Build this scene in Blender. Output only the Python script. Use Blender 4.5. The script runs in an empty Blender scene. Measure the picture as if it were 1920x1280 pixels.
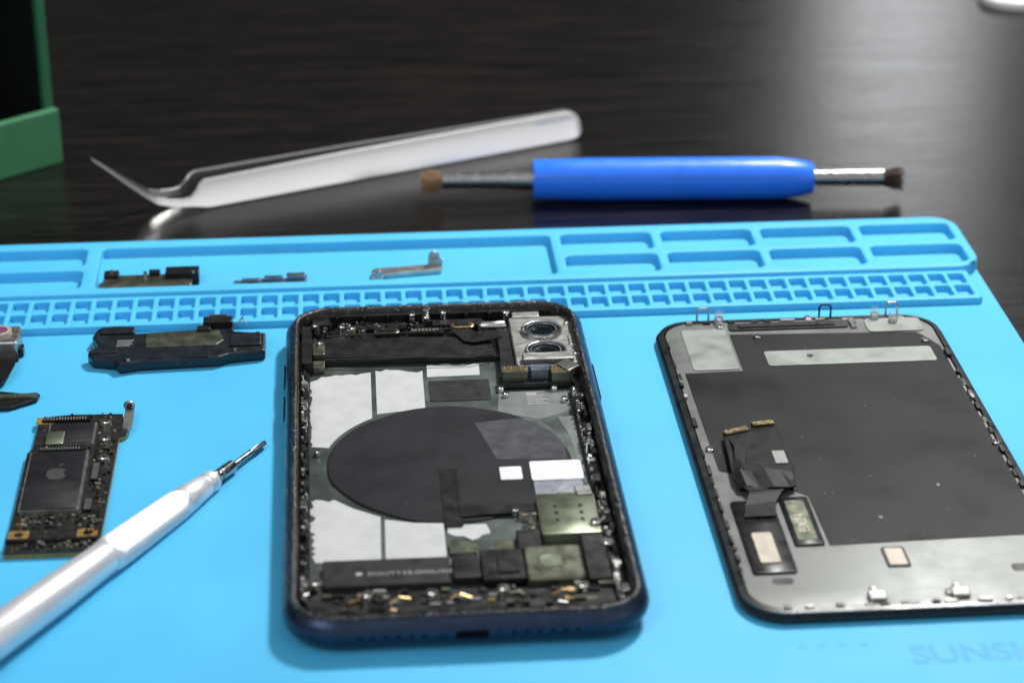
import bpy, math, random, bmesh
from mathutils import Vector, Matrix
R=random.Random(7)
sc=bpy.context.scene
COL=bpy.context.collection
sc.view_settings.view_transform='Standard'
try: sc.view_settings.look='None'
except: pass
sc.view_settings.exposure=0

# ---------------------------------------------------------------- materials
def mk(name,col,rough=.5,metal=0.,var=.12,scale=3.,bump=0.,bscale=40.,rvar=.08,stretch=(1,1,1),speck=0.,speckcol=(.6,.6,.6),speckscale=9.,coat=0.,spec=.5,trans=0.,alpha=1.):
    m=bpy.data.materials.new(name);m.use_nodes=True
    nt=m.node_tree;N=nt.nodes;L=nt.links
    b=N['Principled BSDF']
    tc=N.new('ShaderNodeTexCoord');mp=N.new('ShaderNodeMapping');mp.inputs['Scale'].default_value=stretch
    L.new(tc.outputs['Object'],mp.inputs['Vector'])
    n=N.new('ShaderNodeTexNoise');n.inputs['Scale'].default_value=scale;n.inputs['Detail'].default_value=6
    L.new(mp.outputs[0],n.inputs['Vector'])
    mr=N.new('ShaderNodeMapRange');mr.inputs['From Min'].default_value=.3;mr.inputs['From Max'].default_value=.7
    mr.inputs['To Min'].default_value=1-var;mr.inputs['To Max'].default_value=1+var
    L.new(n.outputs['Fac'],mr.inputs['Value'])
    vm=N.new('ShaderNodeVectorMath');vm.operation='SCALE';vm.inputs[0].default_value=col
    L.new(mr.outputs[0],vm.inputs['Scale'])
    out=vm.outputs[0]
    if speck>0:
        v=N.new('ShaderNodeTexVoronoi');v.inputs['Scale'].default_value=speckscale
        L.new(tc.outputs['Object'],v.inputs['Vector'])
        sx=N.new('ShaderNodeSeparateColor');L.new(v.outputs['Color'],sx.inputs[0])
        mul=N.new('ShaderNodeMath');mul.operation='MULTIPLY';mul.inputs[1].default_value=speck
        pw=N.new('ShaderNodeMath');pw.operation='POWER';pw.inputs[1].default_value=3
        L.new(sx.outputs[0],pw.inputs[0]);L.new(pw.outputs[0],mul.inputs[0])
        lt=N.new('ShaderNodeMath');lt.operation='LESS_THAN'
        L.new(v.outputs['Distance'],lt.inputs[0]);L.new(mul.outputs[0],lt.inputs[1])
        mx=N.new('ShaderNodeMix');mx.data_type='RGBA'
        L.new(lt.outputs[0],mx.inputs[0]);L.new(out,mx.inputs[6]);mx.inputs[7].default_value=(*speckcol,1)
        out=mx.outputs[2]
    L.new(out,b.inputs['Base Color'])
    b.inputs['Metallic'].default_value=metal
    r2=N.new('ShaderNodeMapRange');r2.inputs['From Min'].default_value=.3;r2.inputs['From Max'].default_value=.7
    r2.inputs['To Min'].default_value=max(.02,rough-rvar);r2.inputs['To Max'].default_value=min(1,rough+rvar)
    L.new(n.outputs['Fac'],r2.inputs['Value']);L.new(r2.outputs[0],b.inputs['Roughness'])
    b.inputs['Specular IOR Level'].default_value=spec
    b.inputs['Coat Weight'].default_value=coat
    b.inputs['Transmission Weight'].default_value=trans
    b.inputs['Alpha'].default_value=alpha
    if bump>0:
        n2=N.new('ShaderNodeTexNoise');n2.inputs['Scale'].default_value=bscale;n2.inputs['Detail'].default_value=3
        L.new(mp.outputs[0],n2.inputs['Vector'])
        bp=N.new('ShaderNodeBump');bp.inputs['Strength'].default_value=bump;bp.inputs['Distance'].default_value=.02
        L.new(n2.outputs['Fac'],bp.inputs['Height']);L.new(bp.outputs[0],b.inputs['Normal'])
    return m
MATBLUE=mk('blue silicone',(.072,.47,.79),.55,var=.05,scale=.22,bump=.12,bscale=55,spec=.35,speck=.03,speckcol=(.25,.55,.75),speckscale=1.3)
MATPRINT=mk('faint blue print',(.04,.37,.67),.6,var=.1)
NAVY=mk('navy anodised aluminium',(.018,.036,.070),.30,.6,var=.2,bump=.05)
HOLE=mk('small dark hole',(.004,.007,.012),.7,spec=.1)
BLACK=mk('black plastic',(.007,.007,.008),.33,var=.4,bump=.15,bscale=20,speck=.08,speckcol=(.2,.2,.2),speckscale=5)
VOID=mk('dark opening',(.0015,.002,.003),.8,spec=.1)
GASKET=mk('black rim adhesive',(.009,.009,.010),.33,var=.4,bump=.8,bscale=24,speck=.32,speckcol=(.55,.57,.6),speckscale=22)  # pale specks paint the rim's glints into the base colour
SATIN=mk('satin black film',(.008,.008,.009),.36,var=.2,bump=.06,speck=.08,speckcol=(.25,.25,.24),speckscale=7,spec=.3)
FLEXB=mk('black flex film',(.006,.006,.006),.42,var=.2,spec=.16)
LABELB=mk('dark label film',(.020,.020,.022),.45,var=.15,spec=.25)
GRAPH=mk('graphite sheet',(.0105,.0105,.011),.40,0,var=.2,scale=.6,bump=.04,bscale=60,speck=.085,speckcol=(.35,.35,.33),speckscale=5,spec=.16)
COIL=mk('charging coil film',(.013,.013,.017),.5,.0,var=.15,scale=1.2,bump=.05,speck=.06,speckcol=(.3,.3,.3),speckscale=4,spec=.18)
PLATE=mk('dark steel plate',(.125,.150,.138),.36,.75,var=.25,scale=1.1,bump=.10,bscale=5,speck=.08,speckcol=(.5,.5,.5),speckscale=6)
OLIVE=mk('olive nickel shield',(.15,.165,.12),.34,.85,var=.2,scale=3,bump=.08,bscale=10)
OLIVEL=mk('light olive nickel shield',(.22,.25,.175),.36,.75,var=.12,scale=2,bump=.08,bscale=4)
NICKEL=mk('nickel silver sheet',(.44,.45,.43),.32,.9,var=.12,scale=2.5,bump=.05,bscale=18,stretch=(1,3,1))
CAMPL=mk('brushed camera bracket',(.44,.435,.415),.38,.9,var=.16,scale=3,bump=.08,bscale=18,stretch=(1,4,1))
PLATEG=mk('grey green label metal',(.21,.23,.21),.5,.7,var=.15,scale=2.5,bump=.05,bscale=18)
GREYSTEEL=mk('grey steel sheet',(.195,.205,.197),.54,.65,var=.14,scale=1.5,bump=.2,bscale=40,speck=.06,speckcol=(.5,.5,.5),speckscale=5)
STEEL=mk('polished steel',(.55,.55,.55),.24,1.,var=.08,scale=6)
DSTEEL=mk('darker polished steel',(.36,.36,.36),.22,1.,var=.08,scale=6)
TWZ=mk('polished tweezer steel',(.68,.675,.665),.27,1.,var=.0,scale=1.,rvar=.0)
ALU=mk('satin aluminium',(.74,.75,.78),.42,.55,var=.02,scale=2,rvar=.02)
CHROME=mk('bright screw metal',(.85,.84,.81),.15,1.,var=.1)
GOLD=mk('gold contact',(.62,.45,.22),.3,1.,var=.2,scale=12)
AMBER=mk('amber circuit edge',(.30,.19,.05),.45,.3,var=.3,scale=9)
PCB=mk('black circuit board',(.013,.013,.012),.35,var=.4,scale=6,bump=.2,bscale=30,speck=.2,speckcol=(.16,.14,.09),speckscale=8)
CHIP=mk('chip resin',(.020,.020,.024),.36,.2,var=.2,scale=2,speck=.07,speckcol=(.3,.3,.3),speckscale=6)
CERAM=mk('tan ceramic',(.20,.165,.12),.5,var=.3,scale=20)
BEIGE=mk('beige chip',(.42,.37,.31),.45,.2,var=.1)
WHITE=mk('white adhesive film',(.50,.51,.515),.42,var=.06,scale=2.5,bump=.25,bscale=3,rvar=.04)
WHITEP=mk('white pad',(.72,.73,.80),.4,var=.05)
CLEAR=mk('clear film',(.55,.58,.66),.25,var=.15,alpha=.45)
CLEARG=mk('clear glossy film',(.42,.45,.44),.14,var=.15,alpha=.26,bump=.6,bscale=1.6,spec=.8)
CLEARD=mk('clear dark film',(.22,.23,.25),.18,var=.3,alpha=.18,bump=.6,bscale=1.2,spec=.8)
GLASS=mk('clear plastic sleeve',(.8,.85,.85),.1,var=.05,alpha=.3)
LENS=mk('lens glass',(.002,.006,.008),.05,.0,var=.5,scale=3,spec=.6)
VIOLET=mk('violet lens coating',(.22,.08,.20),.15,.3,var=.3,coat=.5)
PRINT=mk('grey print',(.32,.32,.33),.5,var=.1)
LOGOP=mk('logo print',(.055,.055,.058),.5,var=.1,spec=.2)
SHIELD=mk('blue black shield',(.008,.013,.019),.34,.2,var=.3,bump=.10,bscale=12,speck=.08,speckcol=(.25,.3,.3),speckscale=6)
BLUE=mk('blue moulded plastic',(.018,.185,.92),.33,var=.04,scale=2,spec=.45)
BRIST=mk('brown bristle',(.26,.15,.07),.6,var=.4,scale=8)
BRISTD=mk('dark bristle',(.045,.025,.015),.6,var=.4,scale=8)
GREEN=mk('green painted board',(.024,.135,.055),.5,var=.08,scale=1)
GREENL=mk('light green board',(.050,.215,.095),.55,var=.06,scale=1)
INNERBLK=mk('black inside',(.003,.006,.004),.8,var=.2,spec=.2)
RED=mk('red cap',(.5,.02,.04),.35)
GREYBLUE=mk('grey blue metal',(.16,.19,.23),.35,.8,var=.25,scale=5)
PALE=mk('pale plastic',(.9,.9,.9),.4)

def wood():
    m=bpy.data.materials.new('black stained wood');m.use_nodes=True
    nt=m.node_tree;N=nt.nodes;L=nt.links;b=N['Principled BSDF']
    tc=N.new('ShaderNodeTexCoord');mp=N.new('ShaderNodeMapping');mp.inputs['Scale'].default_value=(.22,4.6,1);mp.inputs['Rotation'].default_value=(0,0,.03)
    L.new(tc.outputs['Object'],mp.inputs['Vector'])
    n=N.new('ShaderNodeTexNoise');n.inputs['Scale'].default_value=1.4;n.inputs['Detail'].default_value=10;n.inputs['Roughness'].default_value=.75
    L.new(mp.outputs[0],n.inputs['Vector'])
    cr=N.new('ShaderNodeValToRGB');e=cr.color_ramp.elements
    e[0].position=.44;e[0].color=(.0025,.0022,.002,1);e[1].position=.72;e[1].color=(.022,.018,.0155,1)
    L.new(n.outputs['Fac'],cr.inputs[0]);L.new(cr.outputs[0],b.inputs['Base Color'])
    r=N.new('ShaderNodeMapRange');r.inputs['To Min'].default_value=.10;r.inputs['To Max'].default_value=.36
    L.new(n.outputs['Fac'],r.inputs['Value']);L.new(r.outputs[0],b.inputs['Roughness'])
    mp2=N.new('ShaderNodeMapping');mp2.inputs['Scale'].default_value=(.7,9,1)
    L.new(tc.outputs['Object'],mp2.inputs['Vector'])
    n2=N.new('ShaderNodeTexNoise');n2.inputs['Scale'].default_value=2.2;n2.inputs['Detail'].default_value=5
    L.new(mp2.outputs[0],n2.inputs['Vector'])
    bp=N.new('ShaderNodeBump');bp.inputs['Strength'].default_value=.28;bp.inputs['Distance'].default_value=.02
    L.new(n2.outputs['Fac'],bp.inputs['Height']);L.new(bp.outputs[0],b.inputs['Normal'])
    b.inputs['Specular IOR Level'].default_value=.4
    return m
WOOD=wood()

# ---------------------------------------------------------------- mesh helper
def rr(x0,y0,x1,y1,r,n=8):
    r=max(.004,min(r,(x1-x0)/2-.001,(y1-y0)/2-.001));P=[]
    for cx,cy,a0 in ((x1-r,y0+r,-90),(x1-r,y1-r,0),(x0+r,y1-r,90),(x0+r,y0+r,180)):
        for i in range(n+1):
            a=math.radians(a0+90*i/n);P.append((cx+r*math.cos(a),cy+r*math.sin(a)))
    return P
class M:
    def __init__(s): s.v=[];s.f=[];s.m=[];s.g=[]
    def add(s,vs,fs,mi=0):
        o=len(s.v);s.g.append((o,len(s.f)));s.v+=[tuple(v) for v in vs]
        for f in fs: s.f.append([o+i for i in f]);s.m.append(mi)
        return s
    def box(s,x0,x1,y0,y1,z0,z1,mi=0,a=0.,tilt=0.):
        cx,cy=(x0+x1)/2,(y0+y1)/2;c,q=math.cos(a),math.sin(a);vs=[]
        for z in (z0,z1):
            for x,y in ((x0,y0),(x1,y0),(x1,y1),(x0,y1)):
                dx,dy=x-cx,y-cy;vs.append((cx+dx*c-dy*q,cy+dx*q+dy*c,z+tilt*dx))
        return s.add(vs,[(3,2,1,0),(4,5,6,7),(0,1,5,4),(1,2,6,5),(2,3,7,6),(3,0,4,7)],mi)
    def prism(s,pts,z0,z1,mi=0):
        n=len(pts);A=sum(pts[i][0]*pts[(i+1)%n][1]-pts[(i+1)%n][0]*pts[i][1] for i in range(n))
        if A<0: pts=pts[::-1]
        vs=[(x,y,z0) for x,y in pts]+[(x,y,z1) for x,y in pts]
        return s.add(vs,[tuple(range(n-1,-1,-1)),tuple(range(n,2*n))]+[(i,(i+1)%n,n+(i+1)%n,n+i) for i in range(n)],mi)
    def stack(s,x0,y0,x1,y1,r,prof,mi=0,top=True,bot=True,n=8):
        rings=[];
        for d,z in prof: rings.append([(x,y,z) for x,y in rr(x0+d,y0+d,x1-d,y1-d,r-d,n)])
        k=len(rings[0]);vs=[p for q in rings for p in q];fs=[]
        for j in range(len(rings)-1):
            for i in range(k):
                a=j*k+i;b=j*k+(i+1)%k;fs.append((a,b,b+k,a+k))
        if bot: fs.append(tuple(range(k-1,-1,-1)))
        if top: fs.append(tuple(range((len(rings)-1)*k,len(rings)*k)))
        return s.add(vs,fs,mi)
    def cyl(s,cx,cy,z0,z1,r,mi=0,n=20,r2=None):
        r2=r if r2 is None else r2
        vs=[(cx+r*math.cos(2*math.pi*i/n),cy+r*math.sin(2*math.pi*i/n),z0) for i in range(n)]+[(cx+r2*math.cos(2*math.pi*i/n),cy+r2*math.sin(2*math.pi*i/n),z1) for i in range(n)]
        return s.add(vs,[tuple(range(n-1,-1,-1)),tuple(range(n,2*n))]+[(i,(i+1)%n,n+(i+1)%n,n+i) for i in range(n)],mi)
    def lathe(s,p0,d,prof,n=32,mi=0,mod=None,caps=True,sq=(1,1)):
        p0=Vector(p0);d=Vector(d).normalized();u=Vector((0,0,1)).cross(d)
        if u.length<.01: u=Vector((1,0,0))
        u.normalize();w=d.cross(u);vs=[]
        for t,r in prof:
            for i in range(n):
                a=2*math.pi*i/n;q=r*(mod(t,a) if mod else 1)
                vs.append(p0+d*t+u*q*math.cos(a)*sq[0]+w*q*math.sin(a)*sq[1])
        fs=[(j*n+i,j*n+(i+1)%n,(j+1)*n+(i+1)%n,(j+1)*n+i) for j in range(len(prof)-1) for i in range(n)]
        if caps: fs+= [tuple(range(n-1,-1,-1)),tuple(range((len(prof)-1)*n,len(prof)*n))]
        return s.add(vs,fs,mi)
    def tube(s,path,r,n=8,mi=0):
        vs=[];P=[Vector(p) for p in path];k=len(P)
        for j,p in enumerate(P):
            d=(P[min(j+1,k-1)]-P[max(j-1,0)]).normalized()
            u=d.cross(Vector((0.1,0.2,1)));u.normalize();w=d.cross(u)
            for i in range(n):
                a=2*math.pi*i/n;vs.append(p+u*r*math.cos(a)+w*r*math.sin(a))
        fs=[(j*n+i,j*n+(i+1)%n,(j+1)*n+(i+1)%n,(j+1)*n+i) for j in range(k-1) for i in range(n)]
        fs+=[tuple(range(n-1,-1,-1)),tuple(range((k-1)*n,k*n))]
        return s.add(vs,fs,mi)
    def ribbon(s,path,th=.02,mi=0):
        vs=[]
        for a,b in path:
            vs+=[a,b,(b[0],b[1],b[2]-th),(a[0],a[1],a[2]-th)]
        fs=[]
        for j in range(len(path)-1):
            for i in range(4):
                fs.append((j*4+i,j*4+(i+1)%4,(j+1)*4+(i+1)%4,(j+1)*4+i))
        k=len(path)-1;fs+=[(3,2,1,0),(k*4,k*4+1,k*4+2,k*4+3)]
        return s.add(vs,fs,mi)
    def split(s,name,mats,parent=None,limit=100,**kw):
        """every added piece becomes a part of its own"""
        G=s.g+[(len(s.v),len(s.f))];rest=M()
        for i in range(len(G)-1):
            (v0,f0),(v1,f1)=G[i],G[i+1]
            q=M() if i<limit else rest
            q.add(s.v[v0:v1],[[k-v0 for k in f] for f in s.f[f0:f1]],0);n=f1-f0
            q.m[-n:]=s.m[f0:f1]
            if i<limit: q.make(name,mats,parent,**kw)
        if rest.v: rest.make(name,mats,parent,**kw)['kind']='stuff'
    def make(s,name,mats,parent=None,label=None,bevel=0.,smooth=False,seg=2,ang=38):
        me=bpy.data.meshes.new(name);me.from_pydata(s.v,[],s.f)
        if not isinstance(mats,(list,tuple)): mats=[mats]
        for m in mats: me.materials.append(m)
        for p,mi in zip(me.polygons,s.m): p.material_index=mi
        me.update()
        bm=bmesh.new();bm.from_mesh(me);bmesh.ops.recalc_face_normals(bm,faces=bm.faces);bm.to_mesh(me);bm.free()
        o=bpy.data.objects.new(name,me);COL.objects.link(o)
        if parent:
            o.parent=parent;o.matrix_parent_inverse=Matrix.Translation(Vector(parent.get('base',(0,0,0)))).inverted()
        if label:o['label']=label
        if bevel>0:
            b=o.modifiers.new('bevel','BEVEL');b.width=bevel;b.segments=seg;b.limit_method='ANGLE';b.angle_limit=.6;b.use_clamp_overlap=True
        if smooth:
            for p in me.polygons:p.use_smooth=True
            try: me.set_sharp_from_angle(angle=math.radians(ang))
            except: pass
        return o
def thing(name,label,cat,loc,group=None):
    o=bpy.data.objects.new(name,None);COL.objects.link(o);o.location=loc;o['base']=loc
    o['label']=label;o['category']=cat;o.empty_display_size=.5
    if group:o['group']=group
    return o
def text(name,body,x,y,z,size,mat,parent,rx=0,rz=0,ext=.002,sx=1.,off=0.):
    c=bpy.data.curves.new(name+'_curve','FONT');c.body=body;c.size=size;c.extrude=ext;c.offset=off
    t=bpy.data.objects.new(name+'_tmp',c);COL.objects.link(t)
    bpy.context.view_layer.update()
    me=bpy.data.meshes.new_from_object(t.evaluated_get(bpy.context.evaluated_depsgraph_get()))
    bpy.data.objects.remove(t)
    me.transform(Matrix.Translation((x,y,z))@Matrix.Rotation(rz,4,'Z')@Matrix.Rotation(rx,4,'X')@Matrix.Diagonal((sx,1,1,1)))
    me.materials.clear();me.materials.append(mat)
    o=bpy.data.objects.new(name,me);COL.objects.link(o)
    if parent:
        o.parent=parent;o.matrix_parent_inverse=Matrix.Translation(Vector(parent.get('base',(0,0,0)))).inverted()
    return o
def screw(name,x,y,z,r,parent,h=.06,mat=None):
    m=M();m.cyl(x,y,z-h,z,r,0,20);m.cyl(x,y,z,z+.02,r*.85,0,20,r*.7)
    for a in (0,math.pi/2): m.box(x-r*.5,x+r*.5,y-r*.12,y+r*.12,z+.0205,z+.022,1,a)
    return m.make(name,[mat or CHROME,BLACK],parent,smooth=True)

# ---------------------------------------------------------------- table
TZ=-.4
t=M();t.box(-90,110,-25,170,TZ-3,TZ);tb=t.make('table',WOOD)
tb['label']='black stained wood table top with fine grain';tb['category']='table'

# ---------------------------------------------------------------- mat
mt=thing('repair_mat','bright blue silicone repair mat with moulded trays','mat',(0,45,TZ))
m=M();m.stack(-18,33,17.4,61.0,.9,[(.05,TZ+.002),(0,TZ+.08),(0,-.08),(.03,-.02),(.1,0)],0)
m.make('base_sheet',MATBLUE,mt,smooth=True)
def pocket_cell(m,X0,Y0,X1,Y1,h,r,ztop,zfl,e=.05):
    n=5;prof=[(-e,ztop),(-e*.4,ztop-e*.15),(-.0,ztop-e*.5),(e*.15,ztop-e*1.2),(e*.2,zfl+e*.7),(e*.9,zfl)]
    rings=[[(x,y,z) for x,y in rr(h[0]+d,h[1]+d,h[2]-d,h[3]-d,r-d,n)] for d,z in prof]
    k=len(rings[0]);vs=[p for q in rings for p in q];o=len(vs)
    vs+=[(X1,Y0,ztop),(X1,Y1,ztop),(X0,Y1,ztop),(X0,Y0,ztop)]
    fs=[]
    for j in range(len(rings)-1):
        for i in range(k):
            a=j*k+i;b=j*k+(i+1)%k;fs.append((a,a+k,b+k,b))
    fs.append(tuple(range((len(rings)-1)*k,len(rings)*k)))
    for c in range(4):
        b=c*(n+1)
        for i in range(n): fs.append((b+i,b+i+1,o+c))
        fs.append((b+n,(b+n+1)%k,o+(c+1)%4,o+c))
    m.add(vs,fs)
def frame_ring(m,outer,r,inner,ztop,z0,e=.06):
    n=6;prof=[(0,z0),(0,ztop-e),(e*.3,ztop-e*.3),(e,ztop)]
    rings=[[(x,y,z) for x,y in rr(outer[0]+d,outer[1]+d,outer[2]-d,outer[3]-d,r-d,n)] for d,z in prof]
    k=len(rings[0]);vs=[p for q in rings for p in q];o=len(vs)
    vs+=[(inner[2],inner[1],ztop),(inner[2],inner[3],ztop),(inner[0],inner[3],ztop),(inner[0],inner[1],ztop)]
    fs=[(j*k+i,j*k+(i+1)%k,(j+1)*k+(i+1)%k,(j+1)*k+i) for j in range(3) for i in range(k)]
    l=3*k
    for c in range(4):
        b=c*(n+1)
        for i in range(n): fs.append((l+b+i,l+b+i+1,o+c))
        fs.append((l+b+n,l+(b+n+1)%k,o+(c+1)%4,o+c))
    m.add(vs,fs)
ZT=.30
m=M()
yA,yB,yC=57.78,59.3,60.8
frame_ring(m,(-17.95,57.55,17.42,61.12),.75,(-17.4,yA,17.22,yC),ZT,TZ+.004)
pocket_cell(m,-17.4,yA,-9.7,yC,(-17.2,57.9,-9.85,60.6),.25,ZT,.03)
for (a,b,hx0,hx1) in [(-9.7,-6.8,-9.55,-6.98)]+[(5.98 if i==0 else 6.02+2.83*i-.11, 6.02+2.83*(i+1)-.11 if i<3 else 17.22, 6.1+2.83*i, 8.66+2.83*i) for i in range(4)]:
    pocket_cell(m,a,yA,b,yB,(hx0,57.93,hx1,59.13),.2,ZT,.03)
    pocket_cell(m,a,yB,b,yC,(hx0,59.45,hx1,60.63),.2,ZT,.03)
pocket_cell(m,-6.8,yA,5.98,yC,(-6.6,57.93,5.82,60.6),.18,ZT,.03)
m.make('tray_strip',MATBLUE,mt,smooth=True)
m=M();ZG=.19
frame_ring(m,(-17.6,55.72,16.95,57.549),.12,(-17.45,55.85,16.83,57.42),ZG,.001,.04)
px=(16.83+17.45)/63
for i in range(63):
    a=-17.45+i*px
    pocket_cell(m,a,55.85,a+px,56.635,(a+.06,55.93,a+px-.06,56.575),.07,ZG,.01,.03)
    pocket_cell(m,a,56.635,a+px,57.42,(a+.06,56.70,a+px-.06,57.35),.07,ZG,.01,.03)
m.make('screw_cell_strip',MATBLUE,mt,smooth=True)
text('printed_logo','SUNSHINE',11.1,38.85,.003,.9,MATPRINT,mt,sx=.95,ext=.001,off=.02)
for i,c in enumerate('oxtu'): text('printed_mark',c,8.9+i*.42,39.55,.003,.35,MATPRINT,mt,ext=.001)

# ---------------------------------------------------------------- phone housing
ph=thing('phone','opened dark blue phone housing with exposed interior','phone',(2.3,47.6,0))
X0,X1,Y0,Y1=-1.47,6.07,39.95,55.3
m=M();m.stack(X0,Y0,X1,Y1,1.15,[(.50,.012),(.32,.045),(.17,.12),(.06,.24),(.01,.36),(0,.44),(.015,.53),(.05,.61),(.11,.69),(.19,.75),(.20,.3)],0,top=False,bot=True,n=14)
m.make('frame',NAVY,ph,smooth=True,label='navy anodised metal frame with charging port')
rs=random.Random(2);m=M()
prof=[(.185,.5),(.185,.765),(.205,.80),(.255,.805),(.30,.79),(.335,.74),(.35,.27)]
rings=[]
for d_,z_ in prof:
    base=rr(X0+d_,Y0+d_,X1-d_,Y1-d_,1.15-d_,14);pts=[]
    for i in range(len(base)):
        a=Vector(base[i]);b=Vector(base[(i+1)%len(base)]);k=130 if (b-a).length>8 else (60 if (b-a).length>3 else 1)
        for j in range(k): pts.append(a.lerp(b,j/k))
    rings.append([(p.x+rs.uniform(-.008,.008)*(z_>.7),p.y+rs.uniform(-.008,.008)*(z_>.7),z_+rs.uniform(-.010,.012)*(z_>.7)) for p in pts])
k=len(rings[0]);m.add([p for q in rings for p in q],[(j*k+i,j*k+(i+1)%k,(j+1)*k+(i+1)%k,(j+1)*k+i) for j in range(len(rings)-1) for i in range(k)])
m.make('rim_seal',GASKET,ph,smooth=True,ang=60)
m=M();m.stack(X0,Y0,X1,Y1,1.15,[(.205,.19),(.205,.25)],0,n=14);m.make('back_plate',PLATE,ph)
def facefront(stk):
    m=M();m.stack(*stk);m.v=[(x,Y0-.002-z,y) for x,y,z in m.v];return m
facefront((2.02,.33,2.70,.51,.09,[(0,-.03),(0,.006)],0)).make('charging_port',VOID,ph)
for bx in (.1,3.2):
    for i in range(6):
        m=M();m.lathe((bx+i*.26,Y0-.004,.43),(0,1,0),[(0,.048),(.03,.048)],16);m.make('speaker_hole',HOLE,ph)
for bx in (1.78,2.92):
    m=M();m.lathe((bx,Y0-.004,.43),(0,1,0),[(0,.045),(.03,.045)],14);m.make('bottom_screw',SATIN,ph)
m=M();m.box(X1-.02,X1+.035,50.1,51.9,.34,.50);m.make('side_button',NAVY,ph,bevel=.02)
for y0 in (49.6,51.3):
    m=M();m.box(X0-.035,X0+.02,y0,y0+1.1,.34,.50);m.make('volume_button',NAVY,ph,bevel=.02)
def rail(xa,xb,ya,yb,seed,zt=.6):
    r=random.Random(seed);m=M();m.box(xa,xb,ya,yb,.252,.40,0);m.make('side_rail',BLACK,ph,bevel=.012,seg=1)
    m=M();y=ya+.1
    while y<yb-.35:
        L=r.uniform(.10,.36);w=r.uniform(.25,.8)*(xb-xa);off=r.uniform(0,(xb-xa)-w)
        m.box(xa+off,xa+off+w,y,y+L,.40,r.uniform(.43,zt),0 if r.random()<.68 else r.choice([1,2]),r.uniform(-.05,.05),r.uniform(-.2,.3))
        if r.random()<.8:
            q=r.uniform(.04,.14);zz=r.uniform(.45,zt+.06);m.box(xa+.02,xa+.02+r.uniform(.03,.09),y,y+q,.38,zz,r.choice([1,1,2]),r.uniform(-.3,.3),r.uniform(-.3,.3))
        if r.random()<.4:
            q=r.uniform(.04,.1);xx=r.uniform(xa,xb-.1);m.box(xx,xx+q,y-.05,y,.38,r.uniform(.45,zt),r.choice([1,2,3]),r.uniform(-.5,.5))
        y+=L+r.uniform(.02,.12)
    m.split('rail_clip',[BLACK,CHROME,NICKEL,OLIVE],ph,bevel=.012,seg=1)
rail(-1.09,-.88,41.2,52.2,3,.64);rail(5.42,5.69,41.0,50.9,5,.62)
def torn(pts,amp,r,step=.12):
    out=[];n=len(pts)
    for i in range(n):
        a=Vector(pts[i][:2]);b=Vector(pts[(i+1)%n][:2]);k=pts[i][2] if len(pts[i])>2 else 0
        out.append(tuple(a))
        if k:
            q=max(2,int((b-a).length/step));nn=Vector((-(b-a).y,(b-a).x)).normalized()
            for j in range(1,q): out.append(tuple(a.lerp(b,j/q)+nn*r.uniform(-amp,amp)*k))
    return out
r=random.Random(11);cx,cy,cr=2.3,47.5,2.78
arc=[(cx+(cr+.12)*math.cos(math.radians(q)),cy+(cr+.12)*math.sin(math.radians(q))) for q in (160,154,148,142,136,130,126)]
for pts,amp in (([(-.85,48.5,0),(-.42,48.42,0)]+[(p[0],p[1],0) for p in arc]+[(.60,50.0,0),(.62,52.3,1),(-.6,52.15,1),(-.85,51.9,.5)],.07),
  ([(.72,50.05,0),(1.3,50.15,0),(1.88,50.3,0),(1.9,52.3,1),(.74,52.4,0)],.09),
  ([(2.0,51.95,0),(3.3,51.98,0),(3.32,52.6,.6),(2.02,52.62,0)],.08),
  ([(-.78,43.25,0),(.62,43.1,0),(.66,45.1,0),(.1,45.5,0),(-.35,45.95,1),(-.85,45.9,1)],.08),
  ([(.72,43.1,0),(2.02,43.05,0),(2.03,44.72,0),(1.4,44.78,0),(.75,44.98,0)],.03),
  ([(2.1,44.3,1),(2.6,43.95,1),(3.0,44.2,1),(2.95,44.62,0),(2.1,44.62,0)],.06)):
    m=M();m.prism(torn(pts,amp,r),.252,.266);m.make('adhesive_strip',WHITE,ph)
m=M();m.lathe((cx,cy,.252),(0,0,1),[(0,cr),(.03,cr),(.045,cr-.03),(.045,.02)],120,mod=lambda t,a:1+.007*math.cos(4*a)+.004*math.cos(7*a+1)+.003*math.cos(13*a))
m.make('charging_coil',COIL,ph,label='round black charging coil')
m=M();m.prism([(3.0,49.35),(3.4,47.5),(5.0,47.42),(5.02,48.5),(4.5,49.5),(4.0,49.5)],.299,.302);m.make('clear_tape',CLEARD,ph)
m=M();m.stack(2.02,50.62,3.5,51.72,.06,[(0,.252),(0,.268)]);m.make('black_label',LABELB,ph)
m=M();m.stack(3.42,46.5,3.92,47.1,.05,[(0,.30),(0,.315)]);m.make('foam_pad',WHITEP,ph)
m=M();m.stack(4.12,46.4,5.3,47.3,.07,[(0,.27),(0,.325)]);m.make('foam_pad',WHITEP,ph)
m=M();m.stack(4.15,45.6,5.25,46.38,.05,[(0,.27),(0,.30)]);m.make('clear_tape',CLEAR,ph)
m=M();m.prism([(3.6,49.9),(4.6,49.5),(5.35,49.9),(5.35,51.0),(3.7,51.0)],.258,.262);m.make('clear_tape',CLEARG,ph)
m=M();m.prism([(5.0,49.6),(5.38,49.6),(5.38,46.2),(5.32,46.2),(5.2,48.6)],.256,.260);m.make('clear_tape',CLEARG,ph)
m=M();m.ribbon([((2.05,47.1,.31),(2.45,47.1,.31)),((2.05,45.9,.315),(2.45,45.9,.315)),((2.05,44.5,.32),(2.45,44.5,.32))]);m.ribbon([((2.4,45.45,.335),(2.4,44.85,.335)),((3.0,45.25,.35),(3.0,44.9,.35)),((4.15,45.3,.36),(4.15,44.9,.36))])
m.make('flex_cable',SATIN,ph)
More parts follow.
